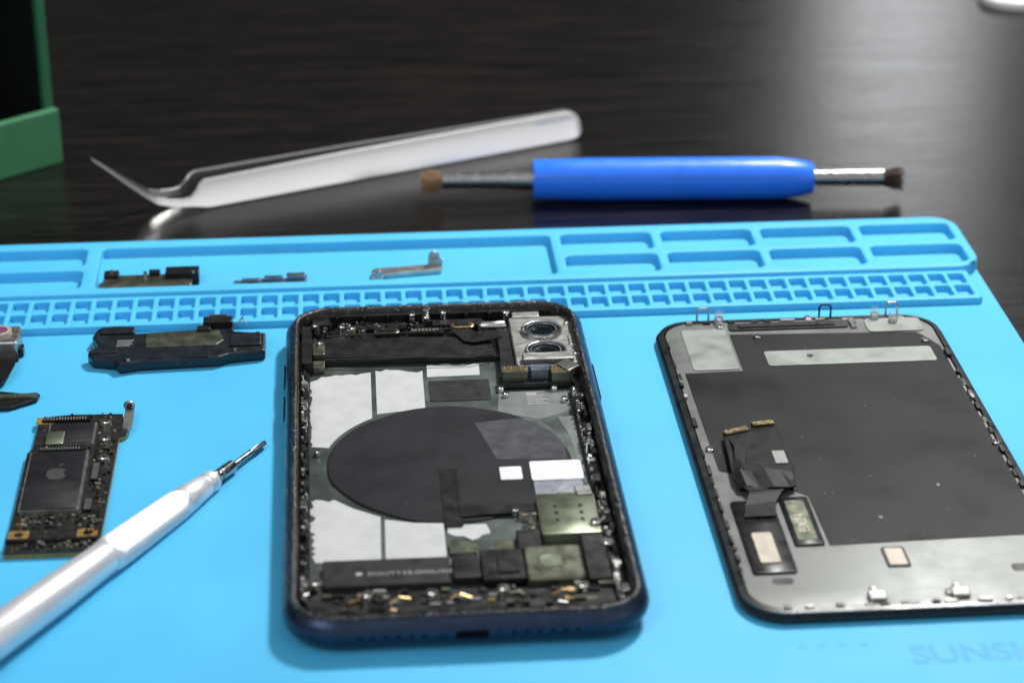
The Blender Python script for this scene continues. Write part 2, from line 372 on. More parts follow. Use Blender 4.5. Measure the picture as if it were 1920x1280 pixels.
simr=M();simr.stack(4.1,43.72,5.4,45.5,.08,[(0,.262),(0,.46),(.02,.475)]);sr=simr.make('card_reader',OLIVEL,ph,smooth=True,label='olive metal card reader')
for i in range(3):
    for j in range(2):
        m=M();m.box(4.45+j*.55,4.53+j*.55,44.25+i*.3,44.37+i*.3,.4755,.478);m.make('contact_slot',BLACK,sr)
m=M();m.box(5.0,5.35,45.35,45.75,.3,.52,0,.1);m.box(4.6,4.95,45.52,45.66,.3,.42,0);m.split('metal_clip',NICKEL,ph,bevel=.02)
m=M();m.stack(-.62,42.0,2.05,43.05,.05,[(0,.252),(0,.40),(.02,.42)]);bl=m.make('battery_label_plate',LABELB,ph,smooth=True)
text('printed_code','DGUYT33-G00U300',.32,42.38,.421,.2,PRINT,bl,sx=1.05)
m=M();m.cyl(.14,42.46,.4205,.423,.075,0,16);m.make('printed_dot',PRINT,bl)
m=M();m.box(2.1,2.68,42.1,43.0,.252,.46);m.box(2.7,3.6,41.9,43.1,.252,.52);m.box(2.15,2.6,43.02,43.9,.252,.33);m.split('taptic_module',BLACK,ph,bevel=.03)
m=M();m.box(3.05,3.5,42.1,42.8,.522,.56);m.make('module_cover',SATIN,ph,bevel=.01)
m=M();m.stack(3.62,41.8,4.85,43.15,.15,[(0,.252),(0,.5),(.05,.54)]);m.make('speaker_module',OLIVE,ph,smooth=True)
m=M();m.stack(3.95,42.25,4.4,42.75,.15,[(0,.5415),(0,.55)]);m.make('speaker_pad',OLIVEL,ph)
m=M();m.box(3.55,4.05,43.2,44.0,.252,.45);m.box(4.9,5.40,41.8,43.6,.252,.5);m.split('side_module',BLACK,ph,bevel=.03)
m=M();r=random.Random(21)
m.box(-.9,5.4,41.0,41.75,.252,.36,0);m.make('lower_bracket',BLACK,ph,bevel=.012,seg=1)
m=M()
for i in range(70):
    x=r.uniform(-.85,5.2);y=r.uniform(41.02,41.72);w=r.uniform(.05,.3);h=r.uniform(.03,.12)
    m.box(x,x+w,y,y+h,.36,r.uniform(.38,.46),r.choice([0,2,3,4,4,4,0,0,1,5]),r.choice([0,0,0,.5,-.4]))
m.split('lower_contact',[BLACK,GOLD,CHROME,BLACK,OLIVE,PLATEG],ph,bevel=.012,seg=1)
for x,y in ((.3,41.45),(1.62,41.45),(3.1,41.5),(4.75,41.5),(-.75,42.0),(5.3,44.1),(5.45,43.2)): screw('screw',x,y,.54,.125,ph,.3)
for xx,yy,aa in ((.95,41.3,.4),(2.2,41.35,-.3),(4.3,41.35,.5)):
    m=M();m.tube([(xx-.2,yy,.42),(xx,yy+.05*aa,.52),(xx+.22,yy+.12*aa,.44)],.025);m.make('contact_spring',GOLD,ph,smooth=True)
for x,y in ((3.75,51.05),(5.05,51.0),(3.62,45.05),(3.85,50.75),(5.25,50.4),(-.7,48.1),(5.3,46.0)): screw('screw',x,y,.36,.09,ph,.1)
m=M();
for i in range(5):
    m.box(4.35,4.35+.6*R.uniform(.6,1),50.72-i*.11,50.77-i*.11,.2625,.2645)
m.box(4.35,4.6,50.78,50.92,.2625,.2645)
m.make('etched_print',PRINT,ph)
m=M();m.box(3.1,3.5,43.2,43.9,.254,.27);m.box(2.1,2.7,43.3,43.8,.333,.34);m.split('metal_tag',OLIVE,ph)
m=M();r=random.Random(5)
for i in range(14):
    x=r.uniform(3.62,3.98);y=r.uniform(44.05,44.8);m.box(x,x+.1,y,y+.08,.252,.40,r.choice([0,1]))
m.split('solder_component',[CHROME,CERAM],ph)

# top of housing
m=M();m.box(-1.07,4.05,52.75,54.93,.252,.40,0)
m.box(-1.07,-.82,52.3,54.4,.252,.60,0);m.box(-.8,-.35,54.45,54.86,.401,.62,0)
for x in (-.2,.5,1.1,1.75,2.5,3.1,3.7): m.box(x,x+.07,54.68,54.84,.401,.68,0)
m.box(-.9,5.6,54.85,54.94,.401,.66,0)
m.box(.3,1.6,54.35,54.65,.401,.52,0);m.box(2.25,3.5,54.35,54.66,.401,.56,0)
m.split('top_bracket',BLACK,ph,bevel=.02,seg=1)
m=M();m.ribbon([((-.55,53.75,.52),(-.5,52.85,.46)),((.5,53.75,.53),(.5,52.75,.48)),((2.2,53.7,.53),(2.2,52.7,.48)),((3.0,53.6,.53),(3.0,52.6,.48)),((3.7,53.4,.5),(3.7,52.9,.46))],.03)
m.ribbon([((2.7,54.3,.6),(2.7,53.9,.6)),((3.0,54.25,.6),(3.0,53.3,.58)),((3.4,53.6,.6),(3.25,53.2,.58)),((3.95,53.75,.6),(3.95,53.4,.6))],.025)
m.split('top_flex_cable',SATIN,ph)
for pth in ([(-.45,53.85,.56),(.3,53.80,.60),(1.2,53.82,.60),(2.2,53.86,.60),(2.7,53.95,.63)],[(-.5,52.72,.46),(.6,52.62,.50),(2.0,52.60,.50),(3.1,52.55,.48),(3.7,52.75,.48)]):
    m=M();m.tube(pth,.022);m.make('thin_cable',BLACK,ph,smooth=True)
m=M();m.ribbon([((3.85,53.9,.6),(4.15,53.9,.6)),((3.85,52.7,.55),(4.15,52.7,.55)),((3.8,51.75,.5),(4.15,51.75,.5))],.03);m.make('camera_flex',SATIN,ph)
m=M();m.stack(.75,53.92,1.4,54.2,.13,[(0,.5),(0,.56),(.02,.57)]);m.stack(.83,53.98,1.32,54.14,.08,[(0,.571),(0,.585)],1);m.make('microphone_pad',[OLIVE,BLACK],ph)
m=M();m.stack(2.72,53.98,3.3,54.25,.12,[(0,.605),(0,.64),(.02,.65)]);m.stack(2.78,54.02,3.2,54.2,.08,[(0,.651),(0,.665)],1);m.make('microphone_pad',[GOLD,BLACK],ph)
m=M();m.lathe((3.45,54.05,.62),(1,0,0),[(0,.09),(.05,.12),(.6,.12),(.66,.08)],20);m.make('vibration_cylinder',STEEL,ph,smooth=True)
m=M();r=random.Random(9)
for i in range(88):
    x=r.uniform(-.8,3.6);y=r.choice([r.uniform(53.9,54.25),r.uniform(54.3,54.6)]);w=r.uniform(.03,.13)
    m.box(x,x+w,y,y+r.uniform(.03,.08),.41,r.uniform(.52,.60),r.choice([0,0,1,2,4,4,1,5]),r.choice([0,0,.3,-.4]),r.choice([0,.3,-.3]))
for i in range(8): m.box(1.7+i*.09,1.75+i*.09,53.95,54.05,.5,.60,2)
m.box(1.65,2.5,53.9,54.2,.45,.55,4)
m.split('surface_component',[NICKEL,BLACK,CERAM,GOLD,PCB,CHROME],ph,bevel=.006,seg=1)
for x,y,z in ((-.72,54.3,.68),(-.05,54.35,.6),(.22,54.3,.58),(2.1,54.55,.70),(2.55,54.78,.72),(1.75,54.75,.70),(-.6,53.4,.62),(4.15,54.75,.68)): screw('screw',x,y,z,.10,ph,.2)
m=M();m.tube([(2.1,54.5,.6),(2.12,54.6,.82),(2.05,54.55,.9)],.05);m.tube([(2.05,54.7,.6),(2.2,54.75,.86)],.04);m.split('ground_spring',CHROME,ph,smooth=True)
m=M();m.box(-.8,-.5,52.85,53.5,.4,.56);m.box(-.8,-.5,52.35,52.7,.252,.45);m.split('small_connector',[OLIVE],ph,bevel=.02)
# camera module
m=M();m.stack(4.2,51.75,5.75,54.6,.12,[(0,.3),(0,.56),(.03,.585)]);
cam=m.make('camera_module',CAMPL,ph,smooth=True,label='silver dual camera module')
m=M();m.box(4.3,5.0,54.5,54.8,.5,.64);m.box(5.6,5.83,52.8,53.4,.3,.62);m.box(5.6,5.82,51.8,52.5,.3,.62);m.split('camera_tab',CAMPL,cam,bevel=.03)
def lens(cx,cy,z,par):
    m=M();m.lathe((cx,cy,z),(0,0,1),[(0,.52),(.09,.52),(.105,.51),(.11,.48),(.10,.455),(.06,.45)],96,mod=lambda t,a:1+(.012*math.cos(48*a) if t<.11 else 0),caps=False)
    a=m.make('lens_ring',STEEL,par,smooth=True)
    m=M();m.lathe((cx,cy,z),(0,0,1),[(.06,.452),(.075,.44),(.075,.345),(.03,.33),(.025,.26)],48,caps=False);m.make('lens_barrel',BLACK,par,smooth=True)
    m=M();m.lathe((cx,cy,z),(0,0,1),[(.076,.40),(.088,.39),(.088,.355),(.076,.345)],48,caps=False);m.make('inner_ring',GREYBLUE,par,smooth=True)
    m=M();m.lathe((cx,cy,z),(0,0,1),[(.01,.335),(.013,.26),(.015,.15),(.016,.01)],40);m.make('lens_glass',LENS,par,smooth=True)
lens(4.98,53.65,.585,cam);lens(4.98,52.45,.585,cam)
screw('screw',5.68,54.1,.64,.09,ph,.1);screw('screw',5.72,52.3,.64,.09,ph,.1)
m=M();m.stack(3.8,51.25,4.45,51.6,.05,[(0,.42),(0,.66)],0)
m2=M();m2.stack(4.5,51.3,4.98,51.62,.06,[(0,.42),(0,.68)],0);m2.make('camera_connector',GREYBLUE,ph,bevel=.01,seg=1)
m3=M();m3.stack(5.0,51.15,5.5,51.55,.05,[(0,.42),(0,.66)],0)
for i in range(10):
    m.box(3.86+i*.057,3.885+i*.057,51.3,51.56,.66,.675,1)
    if i<8: m3.box(5.04+i*.052,5.065+i*.052,51.2,51.5,.66,.675,1)
m.make('camera_connector',[OLIVE,GOLD],ph);m3.make('camera_connector',[OLIVE,GOLD],ph)
m=M();m.box(3.75,5.55,51.1,51.73,.3,.42,0);m.make('connector_base',BLACK,ph,bevel=.01)
m=M();m.box(5.25,5.6,51.2,51.7,.68,.74,0,.55,.15);m.make('ground_clip',CHROME,ph,bevel=.03)
m=M();m.box(4.35,5.6,51.76,52.14,.586,.76);m.make('lens_bracket',CAMPL,ph,bevel=.03)

# ---------------------------------------------------------------- display assembly
ds=thing('phone_display','detached phone display lying face down, metal back exposed','phone display',(11.6,47.6,0))
A0,A1,B0,B1=7.93,15.33,40.4,54.75
m=M();m.stack(A0,B0,A1,B1,1.0,[(.12,.01),(.02,.05),(0,.10),(0,.16),(.06,.18),(.07,.18),(.08,.27),(.20,.285),(.23,.22)],0,top=False,n=14);m.make('display_frame',BLACK,ds,smooth=True)
m=M();m.stack(A0+.24,B0+.24,A1-.24,B1-.24,.8,[(0,.1),(0,.262),(.02,.27)],0,n=12);m.make('metal_plate',GREYSTEEL,ds,smooth=True)
m=M();m.prism([(9.82,51.65),(9.82,53.75),(14.6,53.55),(14.75,53.3),(15.02,52.7),(15.02,43.25),(10.25,43.1),(10.2,45.3),(9.5,45.9),(8.4,46.6),(8.36,51.6)],.272,.285)
m.make('graphite_sheet',GRAPH,ds)
m=M();m.stack(10.5,51.85,14.75,52.68,.1,[(0,.286),(0,.297)]);m.make('bare_metal_window',PLATEG,ds)
m=M();m.cyl(11.62,52.35,.2975,.305,.08,0,20);m.make('sensor_hole',BLACK,ds)
m=M();m.stack(9.85,53.95,12.95,54.35,.1,[(0,.272),(0,.31)]);m.make('earpiece_slot',BLACK,ds)
m=M();m.box(10.1,12.6,54.05,54.25,.311,.34);m.make('earpiece_mesh',SATIN,ds,bevel=.01,seg=1)
m=M();m.box(13.0,13.15,53.9,54.4,.272,.36);m.make('earpiece_clip',CHROME,ds,bevel=.01,seg=1)
m=M();m.stack(8.6,51.75,9.75,54.1,.1,[(0,.272),(0,.288)]);m.make('label_plate',PLATEG,ds)
m=M();m.stack(13.4,53.62,14.85,54.4,.15,[(0,.272),(0,.30)]);m.make('corner_plate',PLATEG,ds)
for x in (9.25,12.45,14.2):
    m=M();w=.15;z=.62;m.tube([(x-w,54.62,.2),(x-w,54.64,z-.06),(x-w+.05,54.65,z),(x+w-.05,54.65,z),(x+w,54.64,z-.06),(x+w,54.62,.2)],.028);m.make('wire_loop',STEEL if x!=12.45 else SATIN,ds,smooth=True)
for x,y in ((9.65,54.5),(13.72,54.45),(14.15,54.2)):
    screw('screw',x,y,.42,.11,ds,.2)
    m=M();m.lathe((x,y,.2),(0,0,1),[(0,.13),(.38,.12)],20,caps=False);m.make('clear_sleeve',GLASS,ds,smooth=True)
for x,y in ((10.5,53.52),(14.72,53.0),(15.05,47.4),(9.65,54.2),(12.0,54.55),(8.35,47.6),(12.35,41.0),(10.75,41.0)): screw('screw',x,y,.33,.11,ds,.1)
for x,y in ((11.6,44.2),(13.2,45.55)): screw('rivet',x,y,.292,.06,ds,.02)
m=M();r=random.Random(41)
for side in (0,1):
    y=42.0
    while y<53.6:
        L=r.uniform(.1,.45);x=A0+.2 if side==0 else A1-.3
        if r.random()<.75: m.box(x,x+r.uniform(.05,.12),y,y+L,.24,r.uniform(.3,.36),r.choice([0,0,1,2]))
        y+=L+r.uniform(.05,.5)
x=8.8
while x<14.6:
    L=r.uniform(.1,.4);m.box(x,x+L,B0+.2,B0+.3,.24,r.uniform(.29,.34),r.choice([0,1,2]))
    m.box(x,x+L,B1-.35,B1-.25,.24,r.uniform(.29,.36),r.choice([0,0,1,2]));x+=L+r.uniform(.1,.5)
m.split('edge_clip',[BLACK,CHROME,NICKEL],ds,bevel=.01,seg=1)
for x in (10.6,12.35):
    m=M();m.box(x,x+.38,40.75,41.05,.27,.38);m.box(x+.10,x+.26,41.0,41.3,.27,.34);m.make('hinge_clip',NICKEL,ds,bevel=.04)
m=M();m.prism([(8.6,45.9),(8.72,48.12),(9.38,48.36),(9.42,48.2),(9.46,48.55),(10.0,48.62),(10.05,46.3),(9.95,45.5),(8.85,45.3)],.40,.45)
m.make('display_flex',FLEXB,ds,bevel=.02,label='folded black flex cable')
m=M();m.prism([(8.7,45.6),(8.75,47.7),(9.3,47.9),(9.9,47.9),(9.95,45.6)],.285,.40);m.make('flex_base',FLEXB,ds,bevel=.02)
m=M();m.ribbon([((8.62,46.0,.46),(8.66,45.5,.40)),((8.80,46.2,.54),(8.85,45.5,.47)),((9.05,46.1,.49),(9.15,45.4,.44)),((9.35,46.2,.54),(9.45,45.4,.48)),((9.7,46.1,.52),(9.8,45.4,.46)),((10.0,46.1,.47),(9.98,45.5,.42))],.02)
m.make('flex_fold',FLEXB,ds,bevel=.01)
m=M();m.ribbon([((8.66,46.3,.46),(8.62,45.9,.46)),((8.78,46.8,.53),(8.95,46.4,.52)),((8.84,47.3,.53),(9.1,47.0,.52)),((8.8,47.8,.46),(9.05,47.7,.46))],.02)
m.make('flex_fold',FLEXB,ds,bevel=.01)
m=M();m.ribbon([((8.9,45.6,.44),(9.9,45.6,.44)),((8.85,45.2,.42),(9.6,45.3,.42)),((8.7,44.8,.38),(9.4,44.9,.385)),((8.6,44.3,.375),(9.3,44.3,.375))],.02);m.make('flex_tail',FLEXB,ds)
for (x0,x1,y0,y1,a,dx,sl) in ((8.74,9.34,48.03,48.19,.35,.045,.017),(9.47,9.98,48.38,48.54,.15,.04,.006)):
    m=M();m.box(x0,x1,y0,y1,.451,.50,1,a)
    for i in range(12): m.box(x0+.04+i*dx,x0+.062+i*dx,y0-.08+i*sl,y1-.08+i*sl,.501,.52,0)
    m.make('flex_connector',[GOLD,OLIVE],ds)
m=M();m.box(9.68,9.98,46.5,47.1,.452,.475);m.make('flex_chip',GREYSTEEL,ds,bevel=.01)
m=M();m.stack(8.4,42.0,9.35,45.1,.08,[(0,.272),(0,.31),(.02,.325)],0);m.make('driver_board',SATIN,ds,smooth=True)
m=M();m.stack(8.62,42.35,9.05,43.6,.06,[(0,.326),(0,.37)],0);m.make('driver_chip',BEIGE,ds,smooth=True)
m=M();m.stack(9.5,43.1,10.15,45.2,.06,[(0,.272),(0,.31),(.02,.325)],0);m.stack(9.6,43.3,10.02,45.0,.04,[(0,.326),(0,.335)],1);dc=m.make('shield_frame',[SATIN,OLIVE],ds,smooth=True)
text('printed_code','BX24',9.93,43.6,.337,.36,BEIGE,dc,rz=math.pi/2)
m=M();m.stack(11.3,42.1,11.8,42.9,.06,[(0,.271),(0,.30)],0);m.stack(11.36,42.16,11.74,42.84,.04,[(0,.301),(0,.305)],1);m.make('alignment_pad',[SATIN,BEIGE],ds)
m=M();m.stack(13.9,41.75,14.3,42.05,.1,[(0,.271),(0,.276)],0);m.stack(8.75,41.6,9.2,41.85,.1,[(0,.271),(0,.276)],0);m.split('slot',BLACK,ds)

# ---------------------------------------------------------------- logic board
lb=thing('logic_board','black logic board with chips and gold edges','circuit board',(-6.4,47.5,0))
out=[(-7.45,44.35),(-5.45,44.35),(-5.42,45.0),(-5.38,47.5),(-5.36,49.6),(-5.2,49.7),(-5.15,50.1),(-5.3,50.3),(-5.35,50.75),(-6.6,50.8),(-7.3,50.7),(-7.32,49.1),(-7.42,48.9),(-7.42,46.0)]
m=M();m.prism(out,.01,.11,1);m.prism([(x*.999+(-6.4)*.001,y) for x,y in out],.111,.16,0);m.make('circuit_substrate',[PCB,AMBER],lb)
def chip(name,x0,y0,x1,y1,z0,z1,mat,rim=None):
    m=M()
    if rim: m.stack(x0-.04,y0-.04,x1+.04,y1+.04,.05,[(0,z0),(0,z1-.03)],1)
    m.stack(x0,y0,x1,y1,.04,[(0,z0),(0,z1-.01),(.015,z1)],0)
    return m.make(name,[mat,rim or mat],lb,smooth=True)
c1=chip('memory_chip',-6.98,49.2,-5.95,50.2,.16,.25,CHIP,NICKEL)
c2=chip('processor_chip',-7.28,46.05,-6.02,48.75,.16,.27,CHIP,NICKEL)
chip('shield_chip',-7.03,49.12,-6.62,49.75,.252,.275,OLIVEL)
ap=[]
for i in range(40):
    a=2*math.pi*i/40;rx=.23;q=1-.18*max(0,math.cos(a-math.pi/2))**6-.10*max(0,math.cos(a+math.pi/2))**8
    x=rx*q*math.cos(a);y=.30*q*math.sin(a)
    bd=math.hypot(x-.27,y-.04)
    if bd<.12: x=.27-math.sqrt(max(0,.12**2-(y-.04)**2))
    ap.append((x-6.62,y+47.65))
m=M();m.prism(ap,.2705,.275);lf=[(-6.62,47.98),(-6.57,48.1),(-6.5,48.16),(-6.52,48.04)];m.prism(lf,.2705,.275);m.make('chip_logo',LOGOP,c2)
m=M();r=random.Random(77)
def scat(x0,x1,y0,y1,n,ws=(.03,.08)):
    for i in range(n):
        x=round(r.uniform(x0,x1)/.09)*.09;y=round(r.uniform(y0,y1)/.09)*.09;w=r.uniform(*ws);h=r.uniform(*ws)
        m.box(x,x+w,y,y+h,.16,.16+r.uniform(.03,.07),r.choice([0,1,1,1,3,3,1,2]),0)
scat(-5.85,-5.5,45.0,49.8,90);scat(-7.2,-5.6,48.9,49.05,20);scat(-7.2,-5.6,50.35,50.65,22);scat(-7.3,-5.6,45.35,45.9,60);scat(-7.3,-5.6,44.45,44.7,44)
m.split('surface_component',[CERAM,PCB,GOLD,GREYSTEEL],lb)
for (x,y,w,h) in ((-7.2,50.38,1.1,.16),(-7.15,48.87,1.0,.14),(-5.85,47.4,.18,.8),(-5.9,46.0,.2,.5)):
    m=M();m.stack(x,y,x+w,y+h,.03,[(0,.16),(0,.235)],0)
    n=int(max(w,h)/.07)
    for i in range(n):
        if w>h: m.box(x+.03+i*.068,x+.06+i*.068,y+.02,y+h-.02,.235,.245,1)
        else: m.box(x+.02,x+w-.02,y+.03+i*.068,y+.06+i*.068,.235,.245,1)
    m.make('board_connector',[SATIN,PLATEG],lb)
for x,y in ((-7.15,50.5),(-7.2,45.08),(-5.72,45.08)):
    m=M();m.stack(x-.22,y-.18,x+.22,y+.18,.05,[(0,.161),(0,.175)],0)
    m.cyl(x,y,.175,.178,.1,1,18);m.make('gold_mounting_pad',[AMBER,BLACK],lb)
m=M();m.box(-7.45,-5.45,44.74,44.85,.161,.22);m.make('board_gap',SATIN,lb)
for x,y in ((-5.65,49.35),(-5.7,50.2),(-5.62,48.4)): screw('screw',x,y,.26,.13,lb,.1)
m=M();m.lathe((-5.2,50.95,.28),(0,1,0.3),[(-.02,.14),(.02,.14)],24);m.box(-5.3,-5.08,49.9,50.9,.15,.22);m.make('mounting_lug',NICKEL,lb)
m=M();m.lathe((-5.2,50.925,.27),(0,1,.3),[(-.021,.07),(.03,.07)],16);m.make('lug_hole',BLACK,lb)

# ---------------------------------------------------------------- shield module
sm=thing('speaker_module','blue black speaker module with olive metal label','speaker',(-4.2,54.3,0))
out=[(-6.3,55.35),(-5.9,55.5),(-5.45,55.45),(-5.3,55.0),(-3.8,55.1),(-3.65,55.3),(-2.85,55.2),(-2.8,54.95),(-2.0,54.8),(-2.0,53.75),(-2.9,53.6),(-3.15,53.45),(-5.1,53.35),(-5.6,53.2),(-5.75,53.45),(-6.3,53.6),(-6.45,53.9),(-6.2,54.3),(-6.4,54.9)]
m=M();m.prism(out,.012,.30);m.make('module_body',SHIELD,sm,bevel=.05)
m=M();m.prism([(-5.0,54.1),(-3.25,54.1),(-3.05,54.4),(-3.2,54.98),(-5.05,54.9)],.30,.325);m.make('metal_label',OLIVE,sm,bevel=.01)
m=M();m.box(-3.6,-2.85,55.15,55.5,.1,.48);m.box(-3.75,-3.4,54.9,55.14,.3,.4);m.split('raised_connector',SATIN,sm,bevel=.03)
m=M();m.box(-3.45,-3.0,55.5,55.56,.35,.5);m.make('wire_clip',NICKEL,sm)
m=M();m.tube([(-2.75,55.3,.3),(-2.6,55.5,.42),(-2.5,55.3,.3)],.03);m.make('wire_clip',NICKEL,sm)
m=M();m.box(-6.4,-5.7,53.85,54.1,.30,.33);m.box(-2.9,-2.1,54.0,54.6,.30,.36);m.box(-6.2,-5.35,54.95,55.3,.3,.36);m.box(-4.9,-3.4,53.45,53.95,.3,.315);m.split('moulded_step',SHIELD,sm,bevel=.03)
m=M();r=random.Random(3)
for i in range(4): m.box(-5.75,-5.75+r.uniform(.3,.5),54.25+i*.1,54.28+i*.1,.3005,.303)
m.make('printed_lines',PRINT,sm)
m=M()
for x,y in ((-6.35,54.05),(-2.2,54.7),(-2.75,53.8),(-5.4,53.4)): m.cyl(x,y,.29,.35,.06)
m.split('solder_point',CHROME,sm)

# ---------------------------------------------------------------- camera flex part
fc=thing('camera_part','small silver camera with black flex cable','camera part',(-8.7,54.5,0))
m=M();m.stack(-9.4,54.35,-8.22,55.35,.1,[(0,.012),(0,.42),(.04,.46)]);m.make('camera_housing',NICKEL,fc,smooth=True)
m=M();m.cyl(-8.72,54.95,.461,.53,.30,0,30);m.cyl(-8.72,54.95,.53,.54,.2,1,30);m.make('camera_lens',[BEIGE,VIOLET],fc,smooth=True)
m=M();m.box(-8.21,-8.1,54.4,54.7,.012,.25);m.box(-9.3,-8.2,54.15,54.34,.012,.2);m.split('black_edge',BLACK,fc,bevel=.02)
m=M();m.ribbon([((-9.2,54.2,.22),(-8.25,54.2,.22)),((-9.1,53.4,.2),(-8.2,53.5,.25)),((-9.0,52.8,.12),(-8.3,52.9,.22)),((-9.2,52.2,.16),(-8.55,52.4,.16))]);m.make('flex_cable',SATIN,fc,smooth=True)
m=M();m.prism([(-9.3,52.3),(-8.6,52.35),(-7.9,52.15),(-7.45,52.1),(-7.5,51.8),(-8.1,51.4),(-9.3,51.35)],.012,.12);m.make('flex_end',SATIN,fc,bevel=.03)
m=M();m.box(-8.5,-7.5,51.8,52.0,.12,.18,0,.05)
for i in range(14): m.box(-8.45+i*.068,-8.42+i*.068,51.82,51.97,.18,.185,1)
m.make('flex_connector',[OLIVE,NICKEL],fc)

# ---------------------------------------------------------------- tray parts
ZF=.032
tp=thing('metal_shield','dark olive metal shield lying in the mat tray','phone part',(-5.2,58.5,ZF),'small parts in the tray')
m=M();m.prism([(-6.5,58.1),(-4.05,58.1),(-4.0,58.55),(-4.7,58.7),(-4.75,58.85),(-6.35,58.85)],ZF,ZF+.22,0);m.make('shield_plate',OLIVE,tp,bevel=.03)
m=M();m.box(-4.75,-3.85,58.5,58.95,ZF,.42);m.box(-6.4,-6.0,58.6,58.95,ZF,.36);m.box(-5.2,-4.9,58.7,58.9,.2,.38);m.split('black_block',SATIN,tp,bevel=.03)
m=M();m.cyl(-6.2,58.8,.3,.4,.07);m.cyl(-5.3,58.75,.25,.36,.05);m.cyl(-4.0,58.55,.3,.44,.05);m.split('rivet',CHROME,tp)
tp=thing('metal_bracket','thin grey metal bracket lying in the mat tray','phone part',(-1.9,58.5,ZF),'small parts in the tray')
m=M();m.prism([(-2.95,58.25),(-2.1,58.35),(-1.0,58.3),(-.95,58.75),(-1.4,58.75),(-1.45,58.55),(-2.2,58.6),(-2.9,58.5)],ZF,ZF+.1);m.make('bracket_plate',GREYBLUE,tp,bevel=.015)
m=M();m.box(-1.5,-1.0,58.4,58.65,.13,.26);m.box(-2.1,-1.6,58.4,58.55,.13,.24);m.box(-2.7,-2.2,58.35,58.5,.13,.2,0);m.split('bracket_pad',GREYBLUE,tp,bevel=.02)
m=M();m.cyl(-2.85,58.38,.13,.16,.07);m.make('rivet',CHROME,tp)
tp=thing('metal_bracket','grey metal bracket with raised lug in the tray','phone part',(1.8,58.9,ZF),'small parts in the tray')
m=M();m.prism([(.8,58.35),(1.1,58.35),(1.15,58.55),(2.7,58.75),(2.75,59.1),(2.6,59.15),(.9,58.95),(.8,58.8)],ZF,ZF+.14);m.box(2.35,2.75,59.0,59.12,ZF,.35);m.make('bracket_plate',NICKEL,tp,bevel=.015)
for q,w in (((2.52,59.08,.42),.15),((1.0,58.4,.25),.09)):
    m=M();m.lathe(q,(0,1,.2),[(-.03,w),(.03,w)],20);m.make('bracket_lug',NICKEL,tp)

# ---------------------------------------------------------------- screwdriver
sd=thing('screwdriver','silver precision screwdriver with knurled aluminium handle','screwdriver',(-4.5,44.8,0))
tip=Vector((-1.93,49.1,.12));hp=Vector((-7.02,40.75,.44));d=(hp-tip).normalized()
m=M();m.lathe(tip,d,[(0,.035),(.05,.06),(.35,.075),(.6,.075)],20,0,mod=lambda t,a:1+.2*math.cos(4*a)*(t<.4));m.make('driver_bit',GREYBLUE,sd,smooth=True)
m=M();m.lathe(tip,d,[(.6,.07),(1.36,.075),(1.38,.13),(1.42,.15),(1.90,.155),(1.92,.12),(2.0,.12),(2.02,.16),(2.13,.20),(2.16,.17),(2.2,.17)],28);m.make('driver_shaft',DSTEEL,sd,smooth=True)
def kn(t,a):
    if t<3.5 or t>6.3: return 1
    return 1+.018*math.cos(44*a+ t*11.0)*min(1,(t-3.5)/.2,(6.3-t)/.2)
prof=[(2.2,.22),(2.24,.25),(2.45,.26),(2.48,.225),(2.56,.225),(2.59,.27),(3.0,.30),(3.42,.335),(3.44,.315),(3.49,.315)]+[(3.5+i*.0175,.34+.05*math.sin(i/160*math.pi*.5)) for i in range(161)]+[(6.32,.36),(6.38,.36),(6.42,.375),(6.8,.38),(8.0,.415),(10.4,.43),(10.45,.40)]
m=M();m.lathe(tip,d,prof,352,mod=kn);m.make('handle',ALU,sd,smooth=True,ang=60)
m=M();m.lathe(tip,d,[(10.45,.38),(10.5,.45),(12.5,.45),(12.8,.4)],40);m.make('end_cap',RED,sd,smooth=True)

# ---------------------------------------------------------------- brush
br=thing('cleaning_brush','double ended brush with blue plastic handle','brush',(9.6,64.8,TZ))
p0=Vector((2.45,65.2,.235));p1=Vector((16.7,64.35,.235));d=(p1-p0).normalized()
m=M();m.lathe(p0,d,[(3.3,.5),(3.32,.58),(3.42,.60),(5,.635),(9,.635),(10.6,.63),(11.2,.56),(11.6,.47),(11.65,.44)],48);m.make('handle',BLUE,br,smooth=True)
for a,b,sgn in ((.6,3.3,1),(11.65,13.75,-1)):
    m=M()
    pr=[(a,.22),(a+.02,.25),(b-.02,.27),(b,.25)] if sgn<0 else [(a,.23),(a+.02,.255),(b-1.0,.255),(b-.7,.29),(b,.32)]
    m.lathe(p0,d,pr,28,caps=True);m.make('ferrule',DSTEEL,br,smooth=True)
for base,sg in ((.65,-1),(13.7,1)):
    m=M();r=random.Random(8+sg);u=Vector((0,0,1)).cross(d).normalized();w=d.cross(u)
    for i in range(280):
        a=r.uniform(0,2*math.pi);q=math.sqrt(r.random());L=r.uniform(.36,.68)
        s0=p0+d*base+(u*math.cos(a)+w*math.sin(a))*.22*q
        s1=s0+d*sg*L+(u*math.cos(a)+w*math.sin(a))*q*r.uniform(.03,.2)+Vector((0,0,-.05))
        m.tube([s0,(s0+s1)/2,s1],.012,4)
    m.make('bristles',BRIST if sg<0 else BRISTD,br)

